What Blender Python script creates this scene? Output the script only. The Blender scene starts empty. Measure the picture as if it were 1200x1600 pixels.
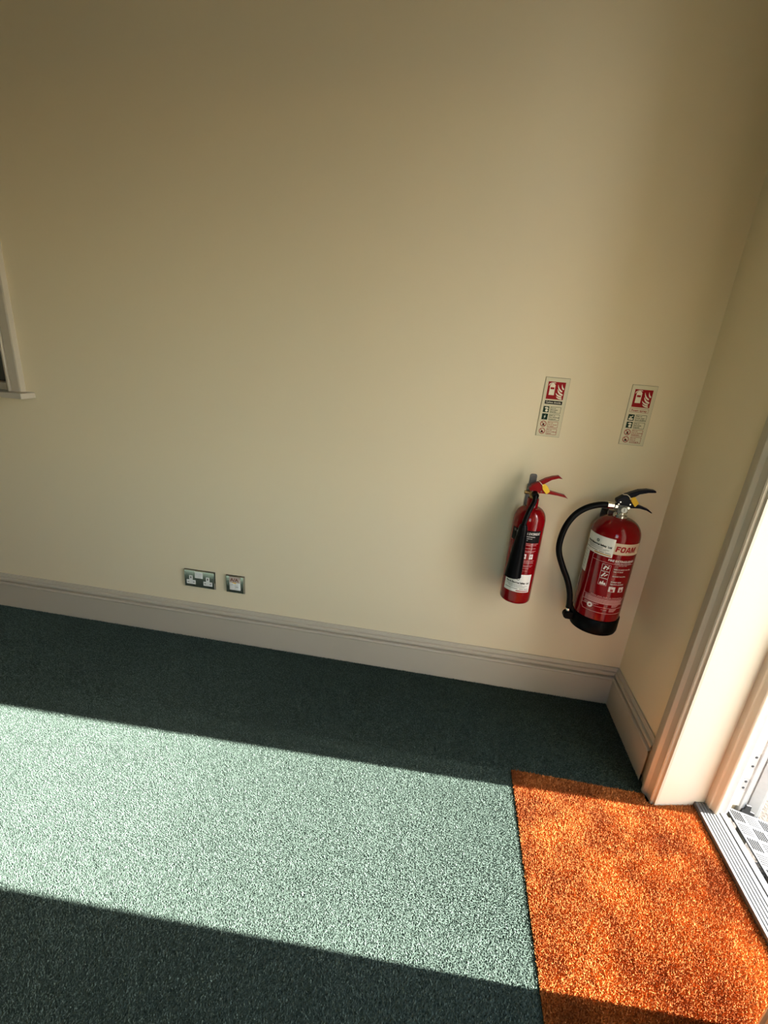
import bpy, bmesh, math, random
import numpy as np
from mathutils import Vector, Matrix

R = math.radians
SC = bpy.context.scene
COL = SC.collection
random.seed(7)

# ------------------------------------------------------------------ camera
# right / down / forward axes of the lens, recovered from the vanishing points
RT = Vector((0.98578491, 0.14849634, 0.07859355))
DN = Vector((0.12248706, -0.31500713, -0.94115218))
FW = Vector((-0.11500013, 0.93740031, -0.32871816))
cam_data = bpy.data.cameras.new('camera')
cam = bpy.data.objects.new('camera', cam_data)
COL.objects.link(cam)
cam_data.sensor_fit = 'HORIZONTAL'
cam_data.sensor_width = 36.0
cam_data.lens = 36.0 * 718.735 / 1200.0
cam_data.clip_start = 0.02
cam_data.clip_end = 200
m = Matrix.Identity(4)
for i in range(3):
    m[i][0] = RT[i]; m[i][1] = -DN[i]; m[i][2] = -FW[i]
m.translation = Vector((-0.8178, -1.7209, 1.3260))
cam.matrix_world = m
SC.camera = cam

# ------------------------------------------------------------------ world, sun, exposure
SUN_EL = R(36)
sun_dir = Vector((-math.cos(SUN_EL), -0.035 * math.cos(SUN_EL), -math.sin(SUN_EL)))
w = bpy.data.worlds.new('sky')
SC.world = w
w.use_nodes = True
nt = w.node_tree
nt.nodes.clear()
sky = nt.nodes.new('ShaderNodeTexSky')
sky.sky_type = 'NISHITA'
sky.sun_disc = False
sky.sun_elevation = SUN_EL
sky.sun_rotation = R(88)
sky.air_density = 1.0
sky.dust_density = 0.6
bg = nt.nodes.new('ShaderNodeBackground')
bg.inputs['Strength'].default_value = 1.7
out = nt.nodes.new('ShaderNodeOutputWorld')
wb = nt.nodes.new('ShaderNodeMix')              # warm white balance of the photograph
wb.data_type = 'RGBA'; wb.blend_type = 'MULTIPLY'
wb.inputs['Factor'].default_value = 1.0
wb.inputs['B'].default_value = (1.0, 0.93, 0.82, 1)
nt.links.new(sky.outputs[0], wb.inputs['A'])
nt.links.new(wb.outputs['Result'], bg.inputs[0])
nt.links.new(bg.outputs[0], out.inputs[0])

sl = bpy.data.lights.new('sun', 'SUN')
sl.energy = 66.0
sl.angle = R(0.55)
sl.color = (1.0, 0.95, 0.88)
sun = bpy.data.objects.new('sun', sl)
sun.rotation_euler = sun_dir.to_track_quat('-Z', 'Y').to_euler()
sun.location = (4, 0, 4)
COL.objects.link(sun)

SC.view_settings.view_transform = 'Standard'
SC.view_settings.look = 'None'
SC.view_settings.exposure = 0.0
SC.view_settings.gamma = 1.0
SC.view_settings.use_curve_mapping = False

# ------------------------------------------------------------------ materials
def mat(name, col, rough=0.6, metal=0.0, spec=0.5, coat=0.0, noise=None, bump=None):
    mt = bpy.data.materials.new(name)
    mt.use_nodes = True
    n = mt.node_tree
    b = n.nodes['Principled BSDF']
    b.inputs['Base Color'].default_value = (*col, 1)
    b.inputs['Roughness'].default_value = rough
    b.inputs['Metallic'].default_value = metal
    b.inputs['Specular IOR Level'].default_value = spec
    b.inputs['Coat Weight'].default_value = coat
    b.inputs['Coat Roughness'].default_value = 0.06
    if noise or bump:
        tc = n.nodes.new('ShaderNodeTexCoord')
    if noise:                                   # (scale, amount): mottled colour
        t = n.nodes.new('ShaderNodeTexNoise')
        t.inputs['Scale'].default_value = noise[0]
        t.inputs['Detail'].default_value = 5
        n.links.new(tc.outputs['Object'], t.inputs['Vector'])
        r = n.nodes.new('ShaderNodeValToRGB')
        a = noise[1]
        r.color_ramp.elements[0].position = 0.3
        r.color_ramp.elements[1].position = 0.7
        r.color_ramp.elements[0].color = (*[c * (1 - a) for c in col], 1)
        r.color_ramp.elements[1].color = (*[min(1, c * (1 + a)) for c in col], 1)
        n.links.new(t.outputs['Fac'], r.inputs['Fac'])
        n.links.new(r.outputs['Color'], b.inputs['Base Color'])
    if bump:                                    # (scale, strength, distance)
        t2 = n.nodes.new('ShaderNodeTexNoise')
        t2.inputs['Scale'].default_value = bump[0]
        t2.inputs['Detail'].default_value = 4
        n.links.new(tc.outputs['Object'], t2.inputs['Vector'])
        bp = n.nodes.new('ShaderNodeBump')
        bp.inputs['Strength'].default_value = bump[1]
        bp.inputs['Distance'].default_value = bump[2]
        n.links.new(t2.outputs['Fac'], bp.inputs['Height'])
        n.links.new(bp.outputs['Normal'], b.inputs['Normal'])
    return mt

def pile_mat(name, dark, light, stain=None, stain_scale=4.0):
    """tufted pile: every tuft carries its own tone; optional worn / soiled patches"""
    mt = bpy.data.materials.new(name)
    mt.use_nodes = True
    n = mt.node_tree
    b = n.nodes['Principled BSDF']
    b.inputs['Roughness'].default_value = 0.9
    b.inputs['Specular IOR Level'].default_value = 0.15
    at = n.nodes.new('ShaderNodeAttribute')
    at.attribute_name = 'tone'
    mx = n.nodes.new('ShaderNodeMix'); mx.data_type = 'RGBA'
    mx.inputs['A'].default_value = (*dark, 1)
    mx.inputs['B'].default_value = (*light, 1)
    n.links.new(at.outputs['Fac'], mx.inputs['Factor'])
    src = mx.outputs['Result']
    if stain:
        tc = n.nodes.new('ShaderNodeTexCoord')
        t = n.nodes.new('ShaderNodeTexNoise')
        t.inputs['Scale'].default_value = stain_scale
        t.inputs['Detail'].default_value = 6
        t.inputs['Roughness'].default_value = 0.6
        n.links.new(tc.outputs['Object'], t.inputs['Vector'])
        r = n.nodes.new('ShaderNodeValToRGB')
        r.color_ramp.elements[0].position = 0.40
        r.color_ramp.elements[1].position = 0.62
        n.links.new(t.outputs['Fac'], r.inputs['Fac'])
        m2 = n.nodes.new('ShaderNodeMix'); m2.data_type = 'RGBA'; m2.blend_type = 'MULTIPLY'
        m2.inputs['B'].default_value = (*stain, 1)
        n.links.new(r.outputs['Color'], m2.inputs['Factor'])
        n.links.new(src, m2.inputs['A'])
        src = m2.outputs['Result']
    n.links.new(src, b.inputs['Base Color'])
    return mt

M = {}
M['wall'] = mat('wall_paint', (0.79, 0.685, 0.49), 0.75, spec=0.25, bump=(260, 0.05, 0.002))
M['ceiling'] = mat('ceiling_paint', (0.70, 0.67, 0.58), 0.9, spec=0.2)
M['trim'] = mat('trim_paint', (0.50, 0.45, 0.365), 0.42, spec=0.4)
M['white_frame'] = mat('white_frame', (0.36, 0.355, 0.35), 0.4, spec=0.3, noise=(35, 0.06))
M['added_leaf_white'] = mat('added_leaf_white', (0.74, 0.73, 0.71), 0.45)
M['frame_dark'] = mat('dark_seal_gap', (0.03, 0.03, 0.03), 0.7)
M['grey_keep'] = mat('keep_plate', (0.66, 0.64, 0.60), 0.45, noise=(60, 0.15))
M['alu'] = mat('aluminium', (0.095, 0.097, 0.097), 0.5, metal=0.1)
M['tread'] = mat('tread_plate', (0.042, 0.043, 0.044), 0.5, spec=0.3, noise=(30, 0.10))
M['rubber'] = mat('black_rubber', (0.012, 0.012, 0.013), 0.65)
M['ground'] = mat('gravel_concrete', (0.034, 0.028, 0.022), 0.95, noise=(70, 0.55), bump=(90, 0.8, 0.01))
M['carpet'] = pile_mat('green_carpet', (0.029, 0.045, 0.037), (0.116, 0.160, 0.133))
M['carpet_base'] = mat('carpet_backing', (0.02, 0.03, 0.026), 0.95, spec=0.1, noise=(300, 0.5))
M['mat'] = pile_mat('orange_pile', (0.27, 0.083, 0.017), (0.59, 0.222, 0.062), (0.55, 0.46, 0.48), 5.5)
M['mat_base'] = mat('mat_backing', (0.05, 0.014, 0.004), 0.95, spec=0.1)
M['red'] = mat('red_enamel', (0.20, 0.0008, 0.003), 0.10, spec=0.35)
M['red_lever'] = mat('red_lever', (0.25, 0.0015, 0.004), 0.3, spec=0.25)
M['black'] = mat('black_plastic', (0.0025, 0.0025, 0.003), 0.38, spec=0.06)
M['hose'] = mat('black_hose', (0.0025, 0.0025, 0.003), 0.34, spec=0.10)
M['navy'] = mat('dark_blue_lever', (0.003, 0.004, 0.012), 0.3, spec=0.12)
M['brass'] = mat('brass', (0.45, 0.30, 0.12), 0.35, metal=1.0)
M['chrome'] = mat('chrome', (0.75, 0.75, 0.74), 0.18, metal=1.0)
M['grey_metal'] = mat('grey_bracket', (0.15, 0.145, 0.145), 0.45, metal=0.5)
M['dark_metal'] = mat('dark_valve_metal', (0.12, 0.12, 0.115), 0.3, metal=0.8)
M['yellow'] = mat('yellow_tag', (0.85, 0.52, 0.02), 0.5)
M['tie'] = mat('clear_tie', (0.75, 0.70, 0.60), 0.4)
M['paper'] = mat('white_paper', (0.78, 0.78, 0.74), 0.5)
M['cream'] = mat('cream_band', (0.62, 0.50, 0.36), 0.4)
M['print_white'] = mat('white_print', (0.72, 0.66, 0.64), 0.5)
M['print_pale'] = mat('pale_print', (0.62, 0.30, 0.30), 0.5, spec=0.2)
M['print_black'] = mat('black_print', (0.006, 0.006, 0.006), 0.5, spec=0.1)
M['print_grey'] = mat('grey_print', (0.22, 0.21, 0.20), 0.5)
M['print_red'] = mat('red_print', (0.30, 0.004, 0.008), 0.5, spec=0.15)
M['print_amber'] = mat('amber_print', (0.50, 0.28, 0.07), 0.5)
M['print_green'] = mat('green_print', (0.010, 0.032, 0.018), 0.5, spec=0.1)
M['sign'] = mat('sign_panel', (0.66, 0.60, 0.42), 0.3)
M['sign_edge'] = mat('sign_edge', (0.24, 0.21, 0.14), 0.5)
M['sign_pale'] = mat('sign_pale', (0.80, 0.74, 0.58), 0.4)
M['steel'] = mat('brushed_steel', (0.56, 0.55, 0.52), 0.13, metal=1.0, noise=(120, 0.06))
M['steel_edge'] = mat('dark_steel_edge', (0.04, 0.04, 0.035), 0.35, metal=1.0)
M['white_plastic'] = mat('white_plastic', (0.78, 0.78, 0.76), 0.35)
M['tape'] = mat('pinkish_tape', (0.52, 0.42, 0.36), 0.4)
M['ink'] = mat('brown_ink', (0.16, 0.03, 0.015), 0.6)
M['glass'] = mat('dark_glass', (0.02, 0.035, 0.045), 0.06, spec=0.6)
M['backing_panel'] = mat('dark_backing', (0.03, 0.045, 0.05), 0.8)

# ------------------------------------------------------------------ geometry helpers
class MB:
    def __init__(self):
        self.v = []; self.f = []
    def add(self, vs, fs):
        o = len(self.v)
        self.v += [tuple(a) for a in vs]
        self.f += [tuple(i + o for i in f) for f in fs]
        return self
    def box(self, x0, x1, y0, y1, z0, z1):
        x0, x1 = sorted((x0, x1)); y0, y1 = sorted((y0, y1)); z0, z1 = sorted((z0, z1))
        vs = [(x, y, z) for z in (z0, z1) for y in (y0, y1) for x in (x0, x1)]
        return self.add(vs, [(0, 2, 3, 1), (4, 5, 7, 6), (0, 1, 5, 4), (2, 6, 7, 3), (0, 4, 6, 2), (1, 3, 7, 5)])
    def prism(self, poly, fn, a, b):
        """poly (u,v) extruded from d=a to d=b; fn(u,v,d) -> xyz"""
        n = len(poly)
        vs = [fn(u, v, a) for u, v in poly] + [fn(u, v, b) for u, v in poly]
        fs = [tuple(range(n)), tuple(range(2 * n - 1, n - 1, -1))]
        fs += [(i, i + n, (i + 1) % n + n, (i + 1) % n) for i in range(n)]
        return self.add(vs, fs)
    def lathe(self, prof, cx, cy, seg=40, cap=True):
        n = len(prof); vs = []; fs = []
        for k in range(seg):
            a = 2 * math.pi * k / seg
            for r, z in prof:
                vs.append((cx + r * math.cos(a), cy + r * math.sin(a), z))
        for k in range(seg):
            k2 = (k + 1) % seg
            for i in range(n - 1):
                fs.append((k * n + i, k2 * n + i, k2 * n + i + 1, k * n + i + 1))
        if cap:
            fs.append(tuple(k * n for k in range(seg - 1, -1, -1)))
            fs.append(tuple(k * n + n - 1 for k in range(seg)))
        return self.add(vs, fs)
    def tube(self, path, rad, seg=14):
        path = [Vector(q) for q in path]
        if not hasattr(rad, '__len__'): rad = [rad] * len(path)
        vs = []; fs = []
        up = Vector((0, 1, 0.01))
        for i, q in enumerate(path):
            t = (path[min(i + 1, len(path) - 1)] - path[max(i - 1, 0)]).normalized()
            if abs(t.dot(up)) > 0.95: up = Vector((1, 0.05, 0))
            s = t.cross(up).normalized(); u2 = s.cross(t)
            for k in range(seg):
                a = 2 * math.pi * k / seg
                vs.append(q + (s * math.cos(a) + u2 * math.sin(a)) * rad[i])
        for i in range(len(path) - 1):
            for k in range(seg):
                k2 = (k + 1) % seg
                fs.append((i * seg + k, i * seg + k2, (i + 1) * seg + k2, (i + 1) * seg + k))
        e = (len(path) - 1) * seg
        fs.append(tuple(range(seg - 1, -1, -1)))
        fs.append(tuple(e + k for k in range(seg)))
        return self.add(vs, fs)
    def cyl(self, a, b, r, seg=20):
        return self.tube([a, b], r, seg)

def obj(name, mb, material, parent=None, smooth=False, bevel=0.0, origin=None, seg=2):
    me = bpy.data.meshes.new(name)
    o0 = Vector(origin) if origin else Vector((0, 0, 0))
    if parent is not None and origin is None:
        o0 = parent.get('_w') and Vector(parent['_w']) or Vector((0, 0, 0))
    me.from_pydata([tuple(Vector(v) - o0) for v in mb.v], [], mb.f)
    bm = bmesh.new(); bm.from_mesh(me)
    bmesh.ops.recalc_face_normals(bm, faces=bm.faces)
    bm.to_mesh(me); bm.free()
    me.materials.append(material)
    ob = bpy.data.objects.new(name, me)
    COL.objects.link(ob)
    if parent is not None:
        ob.parent = parent
        ob['_w'] = list(o0)
    else:
        ob.location = o0
        ob['_w'] = list(o0)
    if smooth:
        me.shade_smooth()
        me.set_sharp_from_angle(angle=R(smooth if smooth is not True else 40))
    if bevel:
        b = ob.modifiers.new('bevel', 'BEVEL')
        b.width = bevel; b.segments = seg; b.limit_method = 'ANGLE'; b.angle_limit = R(35)
    return ob

def tag(o, label=None, cat=None, group=None, kind=None):
    if label: o['label'] = label
    if cat: o['category'] = cat
    if group: o['group'] = group
    if kind: o['kind'] = kind
    return o

def thing(name, label, cat, loc, group=None):
    e = bpy.data.objects.new(name, None)
    e.empty_display_size = 0.05
    COL.objects.link(e)
    e.location = loc
    e['_w'] = list(loc)
    return tag(e, label, cat, group)

def struct(name, mb, material, label, cat, **k):
    o = obj(name, mb, material, **k)
    return tag(o, label, cat, kind='structure')

def spline(pts, n=8):
    P = [Vector(q) for q in pts]
    P = [P[0] * 2 - P[1]] + P + [P[-1] * 2 - P[-2]]
    res = []
    for i in range(1, len(P) - 2):
        for k in range(n):
            t = k / n
            res.append(0.5 * ((2 * P[i]) + (P[i + 1] - P[i - 1]) * t + (2 * P[i - 1] - 5 * P[i] + 4 * P[i + 1] - P[i + 2]) * t * t
                              + (3 * P[i] - P[i - 1] - 3 * P[i + 1] + P[i + 2]) * t ** 3))
    res.append(P[-2])
    return res

_tc = {}
def text2d(s, size, bold=0.0, shear=0.0):
    """lettering as flat (u, v) polygons, left aligned at the baseline"""
    key = (s, size, bold, shear)
    if key not in _tc:
        cu = bpy.data.curves.new('lettering', 'FONT')
        cu.body = s; cu.size = size; cu.offset = bold; cu.shear = shear
        cu.resolution_u = 2; cu.fill_mode = 'FRONT'
        to = bpy.data.objects.new('lettering', cu)
        COL.objects.link(to)
        dg = bpy.context.evaluated_depsgraph_get()
        me = bpy.data.meshes.new_from_object(to.evaluated_get(dg))
        vs = [(v.co.x, v.co.y) for v in me.vertices]
        fs = [tuple(q.vertices) for q in me.polygons]
        bpy.data.objects.remove(to); bpy.data.meshes.remove(me); bpy.data.curves.remove(cu)
        _tc[key] = (vs, fs)
    return _tc[key]

class Flat:
    """print laid out in a (u, v) plane, later put on a flat or a round surface"""
    def __init__(self): self.v = []; self.f = []
    def add(self, vs, fs, du=0, dv=0):
        o = len(self.v)
        self.v += [(a + du, b + dv) for a, b in vs]
        self.f += [tuple(i + o for i in f) for f in fs]
        return self
    def rect(self, u0, u1, v0, v1):
        return self.add([(u0, v0), (u1, v0), (u1, v1), (u0, v1)], [(0, 1, 2, 3)])
    def poly(self, pts): return self.add(pts, [tuple(range(len(pts)))])
    def frame(self, u0, u1, v0, v1, t):
        self.rect(u0, u1, v1 - t, v1); self.rect(u0, u1, v0, v0 + t)
        self.rect(u0, u0 + t, v0 + t, v1 - t); return self.rect(u1 - t, u1, v0 + t, v1 - t)
    def ring(self, cu, cv, r0, r1, n=24):
        vs = []; fs = []
        for k in range(n):
            a = 2 * math.pi * k / n
            vs += [(cu + r0 * math.cos(a), cv + r0 * math.sin(a)), (cu + r1 * math.cos(a), cv + r1 * math.sin(a))]
        for k in range(n):
            j = (k + 1) % n
            fs.append((2 * k, 2 * k + 1, 2 * j + 1, 2 * j))
        return self.add(vs, fs)
    def disc(self, cu, cv, r, n=24):
        return self.poly([(cu + r * math.cos(2 * math.pi * k / n), cv + r * math.sin(2 * math.pi * k / n)) for k in range(n)])
    def text(self, s, u, v, size, width=None, bold=0.0, shear=0.0, center=False):
        vs, fs = text2d(s, size, bold, shear)
        if not vs: return self
        wd = max(a for a, b in vs) - min(a for a, b in vs)
        k = width / wd if width else 1.0
        off = -wd * k / 2 if center else 0
        return self.add([(a * k, b) for a, b in vs], fs, u + off, v)
    def line(self, a, b, t):
        d = Vector((b[0] - a[0], b[1] - a[1])).normalized() * (t / 2)
        return self.poly([(a[0] + d.y, a[1] - d.x), (b[0] + d.y, b[1] - d.x), (b[0] - d.y, b[1] + d.x), (a[0] - d.y, a[1] + d.x)])
    def on_wall(self, x0, z0, y):
        q = MB(); q.add([(x0 + u, y, z0 + v) for u, v in self.v], self.f); return q
    def on_cyl(self, cx, cy, r, step=0.004):
        """u is arc length from the side that faces -y, v is the height"""
        bm = bmesh.new()
        vs = [bm.verts.new((u, v, 0)) for u, v in self.v]
        for f in self.f:
            try: bm.faces.new([vs[i] for i in f])
            except ValueError: pass
        us = [u for u, v in self.v]
        u = math.floor(min(us) / step) * step + step
        while u < max(us):
            bmesh.ops.bisect_plane(bm, geom=bm.verts[:] + bm.edges[:] + bm.faces[:], dist=1e-7, plane_co=(u, 0, 0), plane_no=(1, 0, 0))
            u += step
        bm.verts.index_update()
        q = MB()
        q.add([(cx + r * math.sin(v.co.x / r), cy - r * math.cos(v.co.x / r), v.co.y) for v in bm.verts],
              [tuple(v.index for v in f.verts) for f in bm.faces])
        bm.free()
        return q

def flat_obj(name, mb, material, parent):
    """print: normals must face the viewer, so no recalculation is needed"""
    return obj(name, mb, material, parent)

# ------------------------------------------------------------------ room shell
CEIL = 2.75
XW, YW = -5.2, -2.7                     # far left wall, wall behind the camera
T = 0.335                               # thickness of the outside wall
D0, D1, DH = -0.43, -1.03, 2.10         # doorway in the right wall (y range, head)
W0, W1 = -1.37, -1.80                   # added unseen opening further along, lets in more light
WX0, WX1, WZ0, WZ1 = -3.60, -2.585, 1.045, 2.05   # internal window in the back wall

b = MB()
b.box(XW - .2, WX0, 0, 0.2, -.05, CEIL); b.box(WX1, T, 0, 0.2, -.05, CEIL)
b.box(WX0, WX1, 0, 0.2, -.05, WZ0); b.box(WX0, WX1, 0, 0.2, WZ1, CEIL)
struct('wall_back', b, M['wall'], 'plain warm beige painted wall with fire extinguishers and sockets', 'wall')
b = MB()
b.box(0, T, 0, D0, -.05, CEIL); b.box(0, T, D0, D1 - .03, DH, CEIL); b.box(0, T, D1 - .03, W0, -.05, CEIL)
b.box(0, T, W0, W1, DH, CEIL); b.box(0, T, W1, YW - .2, -.05, CEIL)
struct('wall_right', b, M['wall'], 'beige painted wall with the doorway at right', 'wall')
struct('wall_left', MB().box(XW - .2, XW, YW - .2, 0, -.05, CEIL), M['wall'], 'beige painted wall at the far left end', 'wall')
FX0, FX1, FZ0, FZ1 = -1.05, -.45, .80, 1.75         # opening added behind the viewpoint to light the back wall
b = MB()
b.box(XW, FX0, YW - .2, YW, -.05, CEIL); b.box(FX1, 0, YW - .2, YW, -.05, CEIL)
b.box(FX0, FX1, YW - .2, YW, -.05, FZ0); b.box(FX0, FX1, YW - .2, YW, FZ1, CEIL)
struct('wall_front', b, M['wall'], 'beige painted wall behind the viewpoint', 'wall')
struct('ceiling', MB().box(XW - .2, T, YW - .2, .2, CEIL, CEIL + .15), M['ceiling'], 'plain pale ceiling above the room', 'ceiling')
floor = struct('floor', MB().box(XW - .2, T - .13, YW - .2, .2, -.12, -.008), M['carpet_base'], 'green fleck carpet tile floor', 'floor')
struct('ground', MB().box(T - .12, 40, -40, 40, -.30, -.19), M['ground'], 'sunlit speckled concrete ground outside the door', 'ground')

# baseboards: moulded section, mitred in the corner
BB = [(0, 0), (.020, 0), (.020, .1200), (.0215, .1225), (.0230, .1265), (.0215, .1305), (.0180, .1325), (.0085, .1335), (.0085, .1390), (.0165, .1400),
      (.0185, .1440), (.0185, .1490), (.0165, .1535), (.0125, .1560), (.0085, .1568), (.0085, .1592), (.0105, .1605), (.0095, .1650), (.0070, .1690), (.0055, .1730), (0, .1730)]
n = len(BB)
b = MB(); b.add([(XW, -o, z) for o, z in BB] + [(-o, -o, z) for o, z in BB],
                [(i, i + 1, i + 1 + n, i + n) for i in range(n - 1)])
struct('baseboard_back', b, M['trim'], 'tall moulded cream baseboard along the back wall', 'baseboard', smooth=30)
YB = -.392
b = MB(); b.add([(-o, -o, z) for o, z in BB] + [(-o, YB, z) for o, z in BB],
                [(i, i + 1, i + 1 + n, i + n) for i in range(n - 1)])
struct('baseboard_right', b, M['trim'], 'short moulded cream baseboard between the corner and the door', 'baseboard', smooth=30)

# architrave round the doorway
AR = [(-.385, 0), (-.385, .010), (-.389, .0125), (-.418, .0150), (-.423, .0185), (-.428, .0250), (-.434, .0275), (-.441, .0275), (-.446, .0240),
      (-.450, .0185), (-.456, .0165), (-.471, .0140), (-.4735, .0165), (-.4765, .0175), (-.4800, .0150), (-.4805, .0090), (-.4885, .0070), (-.4885, 0)]
b = MB(); b.prism(AR, lambda u, v, d: (-v, u, d), 0, DH + .06)
b.prism([(2 * -.7552 - u, v) for u, v in AR], lambda u, v, d: (-v, u, d), 0, DH + .06)
b.box(-.026, 0, -.385, -1.134, DH - .01, DH + .10)
struct('trim_1', b, M['trim'], 'moulded cream architrave up the edge of the doorway', 'architrave', smooth=30)

# ------------------------------------------------------------------ door lining, frame and threshold (door_1)
door = bpy.data.objects.new('door_1', None); COL.objects.link(door); door['_w'] = [0, 0, 0]
tag(door, 'open doorway with cream lining and white outer frame', 'doorway', kind='structure')
fz = lambda u, v, d: (u, v, d)
H = DH + .02
b = MB().prism([(-.002, -.4855), (.166, -.449), (.166, -.425), (-.002, -.425)], fz, -.03, H)
obj('reveal_panel', b, M['trim'], door)
b = MB().prism([(.0105, -1.0510), (.166, -1.058), (.166, -1.06), (.0105, -1.06)], fz, -.03, H)
obj('reveal_panel', b, M['trim'], door)
obj('reveal_panel', MB().box(0, .166, -.43, -1.05, DH - .005, DH + .02), M['trim'], door)
b = MB().prism([(.162, -.43), (.162, -.472), (.1665, -.4745), (.170, -.491), (.173, -.494), (.1795, -.494), (.1795, -.43)], fz, .0, H)
obj('door_stop_bead', b, M['trim'], door, bevel=.0015)
b = MB().prism([(.180, -.43), (.180, -.486), (.206, -.486), (.2095, -.483), (.2095, -.43)], fz, .0, H)
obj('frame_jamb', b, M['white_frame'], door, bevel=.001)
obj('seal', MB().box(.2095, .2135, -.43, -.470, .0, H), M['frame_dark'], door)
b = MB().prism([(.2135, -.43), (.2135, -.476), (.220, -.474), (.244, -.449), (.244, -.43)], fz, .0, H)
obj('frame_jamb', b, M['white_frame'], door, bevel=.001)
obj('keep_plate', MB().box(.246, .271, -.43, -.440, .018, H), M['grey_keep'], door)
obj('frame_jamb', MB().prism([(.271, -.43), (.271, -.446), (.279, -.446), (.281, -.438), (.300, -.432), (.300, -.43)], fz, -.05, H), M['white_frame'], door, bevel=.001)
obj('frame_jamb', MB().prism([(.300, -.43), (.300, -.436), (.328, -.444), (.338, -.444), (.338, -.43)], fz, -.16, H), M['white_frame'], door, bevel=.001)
for z0, z1 in ((.085, .135), (.175, .235)):
    k = obj('latch_keep', MB().box(.249, .268, -.4405, -.4425, z0, z1), M['white_frame'], door, bevel=.001)
    for zz in (z0 + .012, z1 - .012):
        obj('screw_hole', MB().cyl((.2585, -.4420, zz), (.2585, -.4432, zz), .0042, 12), M['frame_dark'], k)
# added unseen door panel, swung outwards past square to bounce sunlight indoors
c_, s_ = math.cos(R(14)), math.sin(R(14))
lf = lambda u, v, d: (.345 + u * c_ - d * s_, -1.075 - u * s_ - d * c_, v)
leaf = obj('added_leaf', MB().prism([(0, .03), (.55, .03), (.55, DH - .03), (0, DH - .03)], lf, 0, .045), M['added_leaf_white'], door)
obj('added_leaf_panel', MB().prism([(.09, .15), (.46, .15), (.46, .85), (.09, .85)], lf, -.004, 0), M['added_leaf_white'], leaf)
obj('added_leaf_panel', MB().prism([(.09, .98), (.46, .98), (.46, 1.93), (.09, 1.93)], lf, -.004, 0), M['added_leaf_white'], leaf)
# threshold: ribbed aluminium sill
ty0, ty1 = -.458, -1.03
b = MB()
b.box(.126, .2095, ty0, ty1, -.02, .0186)
th = obj('threshold', b, M['alu'], door)
obj('gap_shade_strip', MB().box(.2095, .2245, ty0, ty1, -.06, -.004), M['frame_dark'], door)  # dark strip fills the open gap, standing in for its shade
def rib(x0, x1, z):
    obj('threshold_rib', MB().prism([(x0, .016), (x1, .016), (x1 - .001, z), (x0 + .001, z)], lambda u, v, d: (u, d, v), ty0, ty1), M['alu'], door)
for x0, x1, z in ((.1262, .1352, .0205), (.1370, .1445, .0205), (.1463, .1538, .0205), (.1556, .1631, .0205), (.1649, .1724, .0205), (.1742, .1870, .0210), (.1900, .2090, .0222)):
    rib(x0, x1, z)
# plain lining of the unseen opening added to light the room
d2 = bpy.data.objects.new('added_opening', None); COL.objects.link(d2); d2['_w'] = [0, 0, 0]
tag(d2, 'added unseen opening further along the right wall, lets in light', 'doorway', kind='structure')
obj('added_lining', MB().box(0, .2, W0, W0 - .03, -.01, DH).box(0, .2, W1, W1 + .03, -.01, DH).box(0, .2, W0, W1, DH - .03, DH), M['trim'], d2)

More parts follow.
